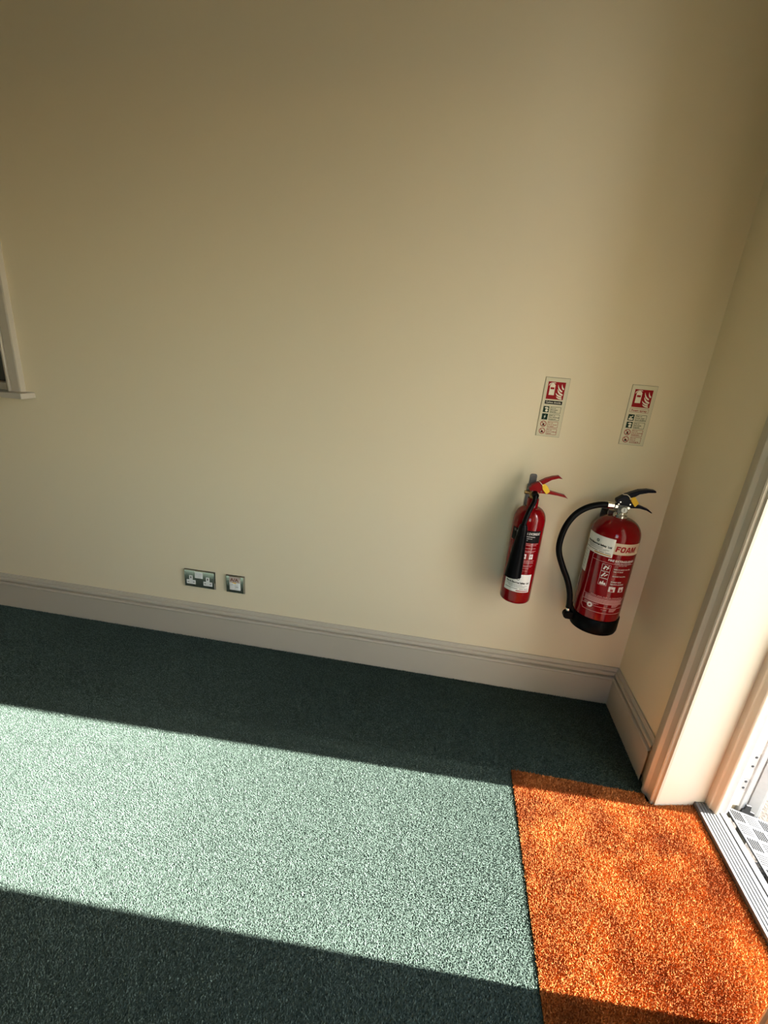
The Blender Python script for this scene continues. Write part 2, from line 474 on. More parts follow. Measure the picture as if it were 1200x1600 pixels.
# ------------------------------------------------------------------ carpet tiles and mat: real tufts
def tufts(name, x0, x1, y0, y1, z0, pitch, h, r, lean, leanr, material, parent, seed, skip=None, base=None, vary=.25):
    rng = np.random.default_rng(seed)
    nx = max(1, int(round((x1 - x0) / pitch))); ny = max(1, int(round((y1 - y0) / pitch)))
    gx, gy = np.meshgrid(np.arange(nx) + .5, np.arange(ny) + .5)
    gx = gx + (np.arange(ny)[:, None] % 2) * .5 - .25
    px = x0 + (gx.ravel() + rng.uniform(-.38, .38, nx * ny)) * (x1 - x0) / nx
    py = y0 + (gy.ravel() + rng.uniform(-.38, .38, nx * ny)) * (y1 - y0) / ny
    if skip is not None:
        k = ~skip(px, py); px = px[k]; py = py[k]
    N = len(px)
    hh = h * rng.uniform(1 - vary, 1 + vary, N)
    a0 = rng.uniform(0, 2 * np.pi, N)
    rr = r * rng.uniform(.75, 1.25, N)
    V = np.empty((N, 4, 3), np.float32)
    for k in range(3):
        a = a0 + k * 2 * np.pi / 3
        V[:, k, 0] = px + rr * np.cos(a); V[:, k, 1] = py + rr * np.sin(a); V[:, k, 2] = z0
    V[:, 3, 0] = px + lean[0] + rng.normal(0, leanr, N)
    V[:, 3, 1] = py + lean[1] + rng.normal(0, leanr, N)
    V[:, 3, 2] = z0 + hh
    F = np.array([[0, 1, 3], [1, 2, 3], [2, 0, 3]], np.int32)
    F = (F[None] + (np.arange(N) * 4)[:, None, None]).reshape(-1)
    vs = V.reshape(-1, 3)
    tone1 = np.clip(rng.beta(1.3, 1.5, N), 0, 1)
    tone = np.repeat(tone1, 4)
    # backing slab
    bz = z0 - .008
    sv = np.array([(x, y, z) for z in (bz, z0 + .0005) for x, y in ((x0, y0), (x1, y0), (x1, y1), (x0, y1))], np.float32)
    if base is not None:
        sv = np.array([(x, y, z) for z in (bz, z0 + .0005) for x, y in base], np.float32)
    nb = len(sv) // 2
    me = bpy.data.meshes.new(name)
    nv = len(vs); npoly = 3 * N
    quads = [list(range(nv + nb, nv + 2 * nb))] + [[nv + i, nv + (i + 1) % nb, nv + nb + (i + 1) % nb, nv + nb + i] for i in range(nb)]
    me.vertices.add(nv + len(sv))
    me.vertices.foreach_set('co', np.concatenate([vs, sv]).ravel())
    ql = [i for q in quads for i in q]
    me.loops.add(len(F) + len(ql))
    me.loops.foreach_set('vertex_index', np.concatenate([F, np.array(ql, np.int32)]))
    starts = list(range(0, 3 * npoly, 3)); s = 3 * npoly
    for q in quads: starts.append(s); s += len(q)
    me.polygons.add(len(starts))
    me.polygons.foreach_set('loop_start', np.array(starts, np.int32))
    me.update(calc_edges=True)
    at = me.attributes.new('tone', 'FLOAT', 'POINT')
    at.data.foreach_set('value', np.concatenate([tone, np.full(len(sv), .12)]).astype(np.float32))
    me.shade_flat()
    me.materials.append(material)
    o = bpy.data.objects.new(name, me)
    COL.objects.link(o)
    if parent is not None: o.parent = parent
    return o

MX0, MX1, MY0, MY1 = -.460, .127, -.450, -1.40
tx = [-2.96, -2.46, -1.96, -1.46, -.96, -.46, -.002]
ty = [-.002, -.455, -.955, -1.455]
inmat = lambda x, y: (x > MX0 - .001) & (y < MY0 + .001)
sd = 0
for i in range(6):
    for j in range(3):
        x0, x1, y1, y0 = tx[i], tx[i + 1], ty[j], ty[j + 1]
        sd += 1
        if i == 5 and j > 0: continue
        if i == 5: y0 = MY0
        ln = ((.0004, -.0008) if i % 2 else (-.0002, -.0010))
        hh = .0044
        if j == 0: ln = (ln[0], -.0036); hh = .0052     # row by the wall: longer nap leaned into the room to deepen its shade
        if j == 2: ln = (ln[0] + .0008, .0012)          # row towards the viewpoint: nap leaned away to lighten its shade
        tufts('carpet_tile', x0, x1, y0, y1, 0.0, .0034, hh, .0021, ln, .0014, M['carpet'], floor, sd)

mat_poly = [(MX0, MY1), (-.002, MY1), (-.002, -1.026), (.125, -1.05), (.125, -.459), (.0, -.4865), (-.027, -.4865), (-.027, MY0), (MX0, MY0)]
def outmat(x, y):
    s = (x > -.027) & (y > np.where(x > 0, -.488 + x * .217, -.488))
    return s | ((x > -.003) & (y < -1.022))
dm = tufts('door_mat', MX0, MX1 - .002, MY1, MY0, 0.0035, .0027, .0066, .0020, (.0, -.0006), .0016, M['mat'], None, 99, skip=outmat, base=mat_poly, vary=.3)
tag(dm, 'rust orange tufted entrance mat set in green carpet at the door', 'mat')

# ------------------------------------------------------------------ ramp outside and its rubber block
def rz(x): return .020 - (x - .224) * .27
rp = thing('access_ramp', 'white metal tread plate ramp sloping down outside the threshold', 'ramp', (.55, -.75, -.19))
ry0, ry1 = -.452, -1.12
b = MB()
b.prism([(.224, rz(.224)), (.98, rz(.98)), (.98, rz(.98) - .006), (.224, rz(.224) - .006)], lambda u, v, d: (u, d, v), ry0, ry1)
obj('tread_plate', b, M['tread'], rp)
b = MB()
cs = .046
ix = 0
x = .250
while x < .62:
    iy = 0; y = ry0 - .026
    while y > -.95:
        for k in range(5):
            o_ = (k - 2) * .0074
            if (ix + iy) % 2:
                xa, xb, ya, yb = x - .018, x + .018, y + o_ - .0012, y + o_ + .0012
            else:
                xa, xb, ya, yb = x + o_ - .0012, x + o_ + .0012, y - .018, y + .018
            vs = [(xa, ya, rz(xa)), (xb, ya, rz(xb)), (xb, yb, rz(xb)), (xa, yb, rz(xa))]
            ins = .0006
            vs += [(xa + ins, ya + ins, rz(xa) + .0022), (xb - ins, ya + ins, rz(xb) + .0022), (xb - ins, yb - ins, rz(xb) + .0022), (xa + ins, yb - ins, rz(xa) + .0022)]
            b.add(vs, [(4, 5, 6, 7), (0, 1, 5, 4), (1, 2, 6, 5), (2, 3, 7, 6), (3, 0, 4, 7)])
        y -= cs * 1.02; iy += 1
    x += cs * 1.02; ix += 1
tag(obj('tread_bars', b, M['tread'], rp), kind='stuff')
b = MB()
b.prism([(.40, rz(.40) - .006), (.98, rz(.98) - .006), (.98, -.19), (.40, -.19)], lambda u, v, d: (u, d, v), ry0 - .02, ry0 - .026)
obj('side_rail', b, M['tread'], rp)
b = MB().prism([(.40, rz(.40) - .006), (.98, rz(.98) - .006), (.98, -.19), (.40, -.19)], lambda u, v, d: (u, d, v), ry1 + .02, ry1 + .026)
obj('side_rail', b, M['tread'], rp)

b = MB()
b.prism([(.276, -.005), (.318, -.020), (.318, .006), (.302, .012), (.300, .034), (.284, .036), (.282, .018), (.276, .016)], lambda u, v, d: (u, d, v), -.452, -.4455)
tag(obj('rubber_stop', b, M['rubber'], bevel=.001, origin=(.297, -.449, -.01)), 'small black rubber stop at the foot of the white door frame', 'door stop')

# ------------------------------------------------------------------ internal window at far left (window_1)
win = bpy.data.objects.new('window_1', None); COL.objects.link(win); win['_w'] = [0, 0, 0]
tag(win, 'cream framed internal window with a dark pane at the left edge', 'window', kind='structure')
CX = -2.557
b = MB().prism([(CX, 0), (CX, -.023), (CX - .005, -.025), (CX - .040, -.025), (CX - .044, -.020), (CX - .044, .02)], fz, 1.053, WZ1 + .05)
obj('casing', b, M['trim'], win)
obj('casing_bead', MB().box(CX - .0525, CX - .0440, .02, -.0315, 1.053, WZ1 + .03), M['trim'], win, bevel=.002)
XL = WX0 - .03
obj('casing', MB().box(XL, XL + .045, 0, -.025, 1.053, WZ1 + .05), M['trim'], win)
obj('casing', MB().box(XL + .045, CX - .044, 0, -.025, WZ1, WZ1 + .05), M['trim'], win)
obj('window_sill', MB().box(XL - .04, -2.517, .06, -.067, 1.030, 1.053), M['trim'], win, bevel=.003)
b = MB()
b.box(WX1 - .052, WX1 - .0245, -.008, .055, 1.053, WZ1); b.box(WX0, WX0 + .04, -.008, .055, 1.053, WZ1)
b.box(WX0 + .04, WX1 - .052, -.008, .055, 1.053, 1.083); b.box(WX0 + .04, WX1 - .052, -.008, .055, WZ1 - .04, WZ1)
sash = obj('sash', b, M['trim'], win, bevel=.003)
obj('glazing_bead', MB().box(WX1 - .058, WX1 - .052, .012, .055, 1.083, WZ1 - .04), M['trim'], sash)
obj('pane', MB().box(WX0 + .04, WX1 - .052, .030, .036, 1.083, WZ1 - .04), M['glass'], win)
obj('backing_panel', MB().box(WX0, WX1, .15, .16, 1.06, WZ1), M['backing_panel'], win)  # added panel: blocks the sky, stands in for the dark room beyond

# ------------------------------------------------------------------ fire signs
def flame(fl, a, b_, th):
    """curved tongue from thin tip a to blunt end b_ (in mm, v down)"""
    A = Vector(a); B = Vector(b_); C = Vector((a[0] + (b_[0] - a[0]) * .18, a[1] + (b_[1] - a[1]) * .78))
    up = []; lo = []
    for k in range(9):
        t = k / 8
        q = A * (1 - t) ** 2 + C * 2 * t * (1 - t) + B * t * t
        d = ((C - A) * 2 * (1 - t) + (B - C) * 2 * t).normalized()
        nrm = Vector((-d.y, d.x)); wd = th * (.12 + .88 * math.sin(min(1, t * 1.25) * math.pi / 2)) / 2
        if t > .9: wd *= .75
        up.append(q + nrm * wd); lo.append(q - nrm * wd)
    fl.poly([tuple(q) for q in up + lo[::-1]])

def sign(x, z, kind, label):
    W, Hh = .0805, .2015
    root = thing('fire_sign', label, 'sign', (x + W / 2, 0, z), 'extinguisher instruction signs')
    obj('sign_panel', MB().box(x, x + W, -.0005, -.0028, z, z + Hh), M['sign'], root, bevel=.0007)
    obj('sign_edge', MB().box(x - .0009, x + W + .0009, -.0003, -.0012, z - .0009, z + Hh + .0009), M['sign_edge'], root)
    yy = [-.0029, -.0030, -.0031, -.0032]
    def put(name, fl, m_, lev):
        fl.v = [(u / 1000, .2 - v / 1000) for u, v in fl.v]
        return flat_obj(name, fl.on_wall(x, z, yy[lev]), m_, root)
    put('red_panel', Flat().rect(10.5, 69, 71, 12), M['print_red'], 0)
    f = Flat()
    f.poly([(18, 57), (35.5, 57), (35.5, 24), (33.5, 20.5), (30.5, 18.5), (30.5, 17.5), (23.5, 17.5), (23.5, 18.5), (20, 20.5), (18, 24)])
    f.poly([(14.0, 26.5), (13.2, 25.0), (15, 20), (18.5, 17), (23, 15.2), (29, 14.4), (35.5, 14.8), (35.5, 17.2), (30, 16.8), (24, 17.3), (19.5, 19.3), (16.4, 22.5)])
    put('extinguisher_symbol', f, M['sign_pale'], 1)
    put('symbol_label', Flat().rect(20.5, 33, 37.5, 31), M['print_red'], 2)
    f = Flat()
    for a, b_, t in (((44.5, 21.5), (61.5, 43.5), 5.1), ((57, 19), (65.5, 35.5), 4.7), ((45.5, 36), (65, 54.5), 5.9), ((41.5, 49), (62.5, 61), 5.1), ((44.5, 60.5), (64, 67.5), 4.7)):
        flame(f, a, b_, t)
    put('flame_symbol', f, M['sign_pale'], 1)
    if kind == 0:
        put('title_strip', Flat().rect(10, 69, 88, 76), M['print_black'], 0)
        f = Flat(); f.text('Carbon dioxide', 13.5, 0, 8, width=51, bold=.12)
        f.v = [(u, 84.3 - v) for u, v in f.v]
        put('title_lettering', f, M['sign_pale'], 1)
        rows = (('Use on', 'flammable', 'liquids'), ('Safe on', 'live electrical', 'equipment'), ('Do not', 'use on wood', 'or paper'), ('Do not', 'use in confined', 'spaces'))
    else:
        put('title_strip', Flat().frame(9, 69.5, 75, 88.5, .8), M['print_red'], 0)
        f = Flat(); f.text('Foam spray', 14, 0, 9, width=50, bold=.22)
        f.v = [(u, 85 - v) for u, v in f.v]
        put('title_lettering', f, M['print_red'], 0)
        rows = (('Safe on', 'wood, paper', 'and textiles'), ('Use on', 'flammable', 'liquids'), ('Do not', 'use on electrical', 'equipment'), ('Do not', 'use on', 'cooking fat'))
    vs_ = (95, 120.5, 146, 171)
    for r_, (v0, lines) in enumerate(zip(vs_, rows)):
        good = r_ < 2
        pm = M['print_green'] if good else M['print_red']
        put('text_box', Flat().frame(33.5, 69, v0 + 1, v0 + 22.5, 1.1), pm, 0)
        f = Flat()
        for k, s in enumerate(lines):
            g = Flat(); g.text(s, 36, 0, 5.6, width=min(31.5, len(s) * 2.55), bold=.14)
            f.add([(u, v0 + 7.6 + k * 6 - v) for u, v in g.v], g.f)
        put('row_lettering', f, pm, 0)
        cu, cv = 19, v0 + 11.5
        if good:
            put('permit_icon', Flat().rect(cu - 10, cu + 10, cv + 10.5, cv - 10.5), M['print_green'], 0)
            f = Flat()
            if kind == 0 and r_ == 1:
                f.poly([(cu + 2.5, cv - 7.5), (cu - 3.5, cv + .6), (cu - .2, cv + .6), (cu - 2.4, cv + 8), (cu + 3.6, cv - 1.2), (cu + .4, cv - 1.2)])
            elif kind == 1 and r_ == 0:
                f.rect(cu - 7, cu + 7, cv + 8, cv + 3); f.line((cu - 5, cv + 2), (cu + 6, cv - 6), 2.4); f.line((cu - 5, cv - 4), (cu + 2, cv + 2), 1.6)
            else:
                f.disc(cu + 2.2, cv + 4, 4.6); f.poly([(cu - 6, cv - 5), (cu + 1, cv - 8), (cu + 8, cv - 5), (cu + 6, cv - 1.5), (cu - 3, cv - 2.5)])
            put('icon_drawing', f, M['sign_pale'], 1)
        else:
            put('prohibit_ring', Flat().ring(cu, cv, 8.4, 10.6), M['print_red'], 0)
            put('prohibit_bar', Flat().line((cu - 6.5, cv - 6.5), (cu + 6.5, cv + 6.5), 1.8), M['print_red'], 1)
            f = Flat()
            f.poly([(cu - 5.5, cv + 5.5), (cu - 2, cv - 2.5), (cu + 2.5, cv - 1), (cu + 5.5, cv + 5.5)]) if r_ == 3 else \
                f.poly([(cu - 4.5, cv + 6), (cu - 1.5, cv), (cu - 3, cv - 5), (cu + 1, cv - 1.5), (cu + 4, cv - 5.5), (cu + 3, cv + 1), (cu + 5, cv + 6)])
            put('icon_drawing', f, M['print_black'], 0)
    return root

sign(-.5047, 1.0856, 0, 'cream sign with black Carbon dioxide strip above the slim extinguisher')
sign(-.2186, 1.0849, 1, 'cream sign with red Foam spray title nearest the corner')

# ------------------------------------------------------------------ sockets
def plate(root, x0, z0, wd, ht):
    obj('back_plate', MB().box(x0, x0 + wd, -.0005, -.004, z0, z0 + ht), M['steel_edge'], root, bevel=.001)
    e = .0035
    b = MB()
    o4 = [(x0 + .0008, z0 + .0008), (x0 + wd - .0008, z0 + .0008), (x0 + wd - .0008, z0 + ht - .0008), (x0 + .0008, z0 + ht - .0008)]
    i4 = [(x0 + e, z0 + e), (x0 + wd - e, z0 + e), (x0 + wd - e, z0 + ht - e), (x0 + e, z0 + ht - e)]
    b.add([(a, -.004, c) for a, c in o4] + [(a, -.0085, c) for a, c in i4],
          [(4, 5, 6, 7)] + [(i, (i + 1) % 4, (i + 1) % 4 + 4, i + 4) for i in range(4)])
    obj('face_plate', b, M['steel'], root)

SX, SZ = -1.9052, .2566
so = thing('double_socket', 'brushed steel double power socket with white inserts above the baseboard', 'socket', (SX + .073, 0, SZ))
plate(so, SX, SZ, .146, .086)
yf = -.0085
for cu in (.033, .1125):
    b = MB()
    T8 = [(cu - .021, .016), (cu + .021, .016), (cu + .021, .036), (cu + .008, .036), (cu + .008, .058), (cu - .008, .058), (cu - .008, .036), (cu - .021, .036)]
    b.prism([(SX + u, SZ + v) for u, v in T8], lambda u, v, d: (u, d, v), yf + .001, yf - .0012)
    ins = obj('socket_insert', b, M['white_plastic'], so, bevel=.0006)
    y2 = yf - .0013
    obj('pin_slot', MB().box(SX + cu - .0022, SX + cu + .0022, y2, y2 + .0005, SZ + .044, SZ + .054), M['print_black'], ins)
    for s in (-1, 1):
        obj('pin_slot', MB().box(SX + cu + s * .0125 - .0035, SX + cu + s * .0125 + .0035, y2, y2 + .0005, SZ + .0245, SZ + .0285), M['print_grey'], ins)
obj('switch_surround', MB().box(SX + .052, SX + .089, yf, yf - .0008, SZ + .048, SZ + .078), M['white_plastic'], so, bevel=.0005)
for u in (.0545, .0725):
    b = MB()
    b.prism([(yf - .0006, SZ + .051), (yf - .0052, SZ + .051), (yf - .0022, SZ + .064), (yf - .0030, SZ + .0755), (yf - .0006, SZ + .0755)],
            lambda a, c, d: (d, a, c), SX + u, SX + u + .0145)
    obj('rocker_switch', b, M['white_plastic'], so, bevel=.0006)

PX = -1.7075
sp = thing('switch_plate', 'small square steel switch plate with a pinkish handwritten A/A label', 'switch', (PX + .043, 0, SZ))
plate(sp, PX, SZ, .086, .086)
obj('white_module', MB().box(PX + .018, PX + .068, yf, yf - .0022, SZ + .017, SZ + .070), M['white_plastic'], sp, bevel=.0008)
b = MB()
b.prism([(yf - .002, SZ + .024), (yf - .0062, SZ + .024), (yf - .003, SZ + .038), (yf - .0042, SZ + .051), (yf - .002, SZ + .051)], lambda a, c, d: (d, a, c), PX + .023, PX + .040)
obj('rocker_switch', b, M['white_plastic'], sp, bevel=.0006)
fc = obj('fuse_carrier', MB().box(PX + .045, PX + .064, yf - .002, yf - .0038, SZ + .021, SZ + .050), M['white_plastic'], sp, bevel=.0008)
obj('fuse_slot', MB().box(PX + .048, PX + .061, yf - .0038, yf - .0041, SZ + .034, SZ + .036), M['print_grey'], fc)
lb = obj('paper_label', MB().box(PX + .0175, PX + .0675, yf - .0023, yf - .0027, SZ + .054, SZ + .083), M['tape'], sp)
f = Flat(); f.text('A/A', .0425, .0605, .0215, width=.039, bold=.0005, center=True)
flat_obj('handwriting', f.on_wall(PX, SZ, yf - .0029), M['ink'], lb)
obj('yellow_mark', MB().box(PX + .033, PX + .050, yf - .0023, yf - .0028, SZ + .050, SZ + .0545), M['yellow'], lb)

# ------------------------------------------------------------------ carbon dioxide extinguisher
xz = lambda y0: (lambda u, v, d: (u, y0 + d, v))
def arc(r0, z0, r1, z1, n=8, power=2.0):
    """quarter-ellipse from (r0, z0) up and in to (r1, z1)"""
    return [(r1 + (r0 - r1) * math.cos(k / n * math.pi / 2), z0 + (z1 - z0) * math.sin(k / n * math.pi / 2)) for k in range(n + 1)]

CXc, CYc, CR = -.486, -.085, .0560
co = thing('fire_extinguisher', 'slim red carbon dioxide extinguisher with black horn, left of the pair', 'fire extinguisher', (CXc, CYc, .472), 'wall hung fire extinguishers')
prof = [(.030, .474), (.046, .472), (.052, .4735), (.0550, .477), (CR, .484)] + [(CR, .60), (CR, .70)] + arc(CR, .792, .0205, .8430, 12) + [(.0200, .850), (.0200, .872), (.0185, .8755)]
obj('cylinder', MB().lathe(prof, CXc, CYc, 56), M['red'], co, smooth=50)
obj('brass_collar', MB().lathe([(.014, .8745), (.0150, .8765), (.0150, .884), (.012, .886), (.012, .896)], CXc, CYc, 28), M['brass'], co, smooth=40)
b = MB().cyl((-.521, CYc, .8935), (-.500, CYc, .8935), .0062, 16)
obj('burst_disc_cap', b, M['brass'], co, smooth=40)
b = MB()
b.prism([(-.5045, .884), (-.4735, .884), (-.4735, .9005), (-.5045, .9005)], xz(CYc), -.013, .013)
obj('valve_body', b, M['brass'], co, bevel=.003)
UP = [(-.5066, .9149), (-.5, .9246), (-.4792, .9376), (-.4587, .9515), (-.436, .9611), (-.4158, .9661), (-.4024, .9564), (-.4169, .9570), (-.4383, .9490), (-.464, .9290),
      (-.4572, .8996), (-.4715, .896), (-.4986, .8981), (-.5106, .9091)]
obj('squeeze_lever', MB().prism(UP, xz(CYc), -.011, .011), M['red_lever'], co, bevel=.0025)
LO = [(-.4700, .9073), (-.4375, .9091), (-.4084, .9038), (-.3845, .8997), (-.3705, .8872), (-.3812, .8912), (-.4067, .8951), (-.4351, .897), (-.468, .8968)]
obj('carry_handle', MB().prism(LO, xz(CYc), -.0095, .0095), M['red_lever'], co, bevel=.002)
obj('pivot_pin', MB().cyl((-.4665, CYc - .013, .9045), (-.4665, CYc + .013, .9045), .0022, 12), M['grey_metal'], co)
obj('pivot_pin', MB().cyl((-.497, CYc - .0125, .9025), (-.497, CYc + .0125, .9025), .0022, 12), M['grey_metal'], co)
yt = CYc - .0125
TAGP = [(-.4690, .9300), (-.4600, .9340), (-.4500, .9270), (-.4375, .9090), (-.4480, .8965), (-.4640, .9135)]
tg = obj('seal_tag', MB().prism(TAGP, xz(yt), 0, -.0022), M['yellow'], co, bevel=.0008)
obj('tag_tie', MB().tube(spline([(-.4826, CYc + .0, .9395), (-.4800, yt - .0002, .9400), (-.472, yt - .001, .9330), (-.4655, yt - .003, .9265)], 5), .0011, 8), M['tie'], co)
# hose swivel, hose, horn
obj('hose_swivel', MB().cyl((-.487, CYc - .008, .8935), (-.487, CYc - .034, .8915), .0115, 20), M['black'], co, smooth=40, bevel=.001)
hp = spline([(-.487, -.113, .8905), (-.4880, -.122, .874), (-.4960, -.1285, .853), (-.5060, -.1400, .830), (-.5125, -.1495, .806), (-.5150, -.153, .790)], 7)
obj('hose', MB().tube(hp, .0085, 14), M['hose'], co, smooth=60)
ha, hb = Vector((-.5148, -.1530, .796)), Vector((-.5225, -.1655, .601))
hd = hb - ha
st = [(0, .0085), (.03, .0118), (.10, .0140), (.16, .0165), (.35, .0205), (.6, .0245), (.85, .0278), (.985, .0292), (1.0, .0300)]
q = MB().tube([ha + hd * t for t, r_ in st], [r_ for t, r_ in st], 28)
q.f.pop()                                           # open mouth
st2 = [(1.0, .0300), (1.0, .0275), (.6, .022), (.2, .012)]
q.tube([ha + hd * t + Vector((0, 0, .0001 * i)) for i, (t, r_) in enumerate(st2)], [r_ for t, r_ in st2], 28)
q.f.pop(-2)
obj('discharge_horn', q, M['black'], co, smooth=50)
obj('grip_sleeve', MB().tube([ha + hd * .02, ha + hd * .05, ha + hd * .20, ha + hd * .22], [.0125, .0150, .0185, .0175], 20), M['hose'], co, smooth=50)
# printed panels
ph = lambda deg: R(deg) * CR
def onc(name, fl, m_, eps): return flat_obj(name, fl.on_cyl(CXc, CYc, CR + eps), m_, co)
lp = onc('black_label', Flat().rect(ph(-73), ph(45), .7225, .7690), M['print_black'], .0003)
f = Flat(); f.text('CARBON DIOXIDE', 0, .7535, .0125, width=ph(90), bold=.0003, shear=.15); f.v = [(u + ph(-51), v) for u, v in f.v]
f.text('FIRE EXTINGUISHER', ph(-12), .7445, .0052, width=ph(34), bold=.0001)
f.text('2 KG CARBON DIOXIDE', ph(-12), .7375, .0040, width=ph(24), bold=.0001)
f.text('34B  EN3', ph(-12), .7310, .0035, width=ph(9), bold=.0001)
onc('title_lettering', f, M['print_white'], .0008)
f = Flat()
for v, a, b_ in ((.7185, -12, 41), (.7130, -12, 34), (.7005, -12, 34), (.6905, -12, 36), (.6865, -12, 30)):
    f.rect(ph(a), ph(b_), v, v + .0016)
for v, a, b_ in ((.6525, -14, 38), (.6480, -14, 33), (.6430, -14, 36), (.6330, -14, 34), (.6285, -14, 30), (.6215, -14, 20), (.6120, -14, 16)):
    f.rect(ph(a), ph(b_), v, v + .0012)
f.rect(ph(-62), ph(-60.5), .602, .7185)
f.rect(ph(-73), ph(-62), .7195, .7205)
onc('label_lines', f, M['print_pale'], .0005)
for a, c, b_ in ((-10, -4, 2), (14, 21, 28)):
    onc('icon_square', Flat().rect(ph(a), ph(b_), .660, .679), M['print_white'], .0006)
    f = Flat(); f.poly([(ph(c) + .001, .677), (ph(c) - .003, .669), (ph(c) - .0005, .669), (ph(c) - .002, .662), (ph(c) + .003, .671), (ph(c) + .0005, .671)])
    onc('icon_drawing', f, M['print_red'], .0009)
f = Flat(); f.ring(ph(-58), .7600, .0022, .0042, 18); onc('ring_mark', f, M['print_grey'], .0008)
st_ = onc('service_sticker', Flat().rect(ph(-62), ph(40), .5240, .5965), M['paper'], .0004)
def sticker_print(fl, u0, u1, v0, v1):
    wd = u1 - u0; hh = v1 - v0
    fl.text('Fire & Electrical Safety  Ltd', u0 + wd * .07, v0 + hh * .48, hh * .14, width=wd * .86, bold=.0004)
    for k, (a, b_) in enumerate(((.08, .70), (.16, .88), (.20, .80))):
        fl.rect(u0 + wd * a, u0 + wd * b_, v0 + hh * (.40 - k * .065), v0 + hh * (.415 - k * .065))
    for a, b_ in ((.05, .30), (.32, .55), (.60, .76), (.78, .94)): fl.rect(u0 + wd * a, u0 + wd * b_, v0 + hh * .17, v0 + hh * .195)
f = Flat(); sticker_print(f, ph(-62), ph(40), .5240, .5965); flat_obj('sticker_lettering', f.on_cyl(CXc, CYc, CR + .0008), M['print_black'], st_)
f = Flat(); f.ring(ph(-10), .5775, .0035, .0058, 18); flat_obj('sticker_emblem', f.on_cyl(CXc, CYc, CR + .0008), M['print_grey'], st_)
f = Flat(); f.rect(ph(-12), ph(36), .5275, .5310); flat_obj('sticker_strip', f.on_cyl(CXc, CYc, CR + .0008), M['print_red'], st_)
# the wall bracket it hangs on
br = thing('wall_bracket', 'grey steel bracket rising behind the slim carbon dioxide extinguisher', 'bracket', (-.493, 0, .84), 'extinguisher wall brackets')
obj('bracket_plate', MB().box(-.500, -.474, -.0005, -.004, .80, .905), M['grey_metal'], br, bevel=.001)
obj('bracket_post', MB().prism([(-.5050, .893), (-.4800, .893), (-.4810, .9500), (-.4840, .9535), (-.5010, .9530), (-.5050, .9490)], xz(-.047), -.006, .006), M['grey_metal'], br, bevel=.003)
obj('bracket_arm', MB().box(-.498, -.477, -.004, -.062, .892, .899), M['grey_metal'], br, bevel=.001)

# ------------------------------------------------------------------ foam extinguisher
FX, FY, FR = -.193, -.110, .0800
fo = thing('fire_extinguisher', 'larger red foam extinguisher with looped black hose, nearest the corner', 'fire extinguisher', (FX, FY, .419), 'wall hung fire extinguishers')
prof = [(.05, .440), (.075, .440), (.0795, .446), (FR, .455), (FR, .60), (FR, .72)] + arc(FR, .787, .0240, .8490, 14) + [(.0230, .852)]
obj('cylinder', MB().lathe(prof, FX, FY, 64), M['red'], fo, smooth=50)
bz = [(.058, .4215), (.072, .4190), (.0805, .4215), (.0835, .4300), (.0838, .440), (.0838, .4775), (.0815, .4800)]
bs = obj('base_cup', MB().lathe(bz, FX, FY, 64), M['black'], fo, smooth=50)
# nozzle holder lug on the left of the base
b = MB()
b.prism([(-.279, .436), (-.297, .436), (-.305, .441), (-.307, .450), (-.305, .459), (-.297, .465), (-.270, .468), (-.268, .438)], xz(-.117), -.014, .014)
obj('nozzle_holder', b, M['black'], fo, bevel=.004, seg=3)
hp = spline([(-.222, -.116, .8905), (-.239, -.117, .8905), (-.274, -.119, .887), (-.313, -.121, .871), (-.346, -.122, .840), (-.367, -.122, .794), (-.375, -.122, .736), (-.368, -.121, .690),
             (-.345, -.120, .639), (-.319, -.118, .591), (-.300, -.117, .541), (-.2925, -.117, .500), (-.2915, -.117, .478)], 7)
obj('hose', MB().tube(hp, .0107, 18), M['hose'], fo, smooth=60)
obj('nozzle_ferrule', MB().cyl((-.2915, -.117, .480), (-.2905, -.117, .460), .0072, 18), M['chrome'], fo, smooth=40)
obj('hose_ferrule', MB().cyl((-.2465, -.1170, .8905), (-.2255, -.1165, .8905), .0122, 20), M['chrome'], fo, smooth=40)
obj('hose_nut', MB().cyl((-.2255, -.1165, .8895), (-.212, -.1165, .8890), .0098, 6), M['chrome'], fo, bevel=.001)
# valve
b = MB()
b.lathe([(.0220, .849), (.0235, .851), (.0235, .859), (.0215, .861), (.0185, .862), (.0185, .870)], FX, FY, 32)
obj('neck_ring', b, M['chrome'], fo, smooth=35)
b = MB().prism([(-.2140, .868), (-.1765, .868), (-.1765, .896), (-.2140, .896)], xz(FY), -.0155, .0155)
obj('valve_body', b, M['dark_metal'], fo, bevel=.004)
g = obj('pressure_gauge', MB().cyl((-.1925, FY - .0155, .8825), (-.1945, FY - .0265, .8825), .0118, 24), M['chrome'], fo, smooth=40, bevel=.001)
obj('gauge_dial', MB().cyl((-.1945, FY - .0264, .8825), (-.1946, FY - .0270, .8825), .0090, 24), M['paper'], g)
obj('gauge_needle', MB().box(-.1955, -.1940, FY - .0271, FY - .0274, .878, .889), M['print_black'], g)
UPF = [(-.2213, .9127), (-.1988, .9313), (-.182, .9407), (-.1565, .9531), (-.1296, .9585), (-.1049, .9574), (-.1022, .9505), (-.1268, .9474), (-.153, .939), (-.1719, .923),
       (-.1723, .9167), (-.1626, .8925), (-.1892, .8912), (-.2136, .8966), (-.2193, .9044)]
obj('squeeze_lever', MB().prism(UPF, xz(FY), -.012, .012), M['navy'], fo, bevel=.0025)
LOF = [(-.1700, .9069), (-.1395, .8997), (-.1123, .8905), (-.0972, .8796), (-.0994, .8772), (-.1168, .8856), (-.1409, .89), (-.172, .8874)]
obj('carry_handle', MB().prism(LOF, xz(FY), -.0105, .0105), M['navy'], fo, bevel=.002)
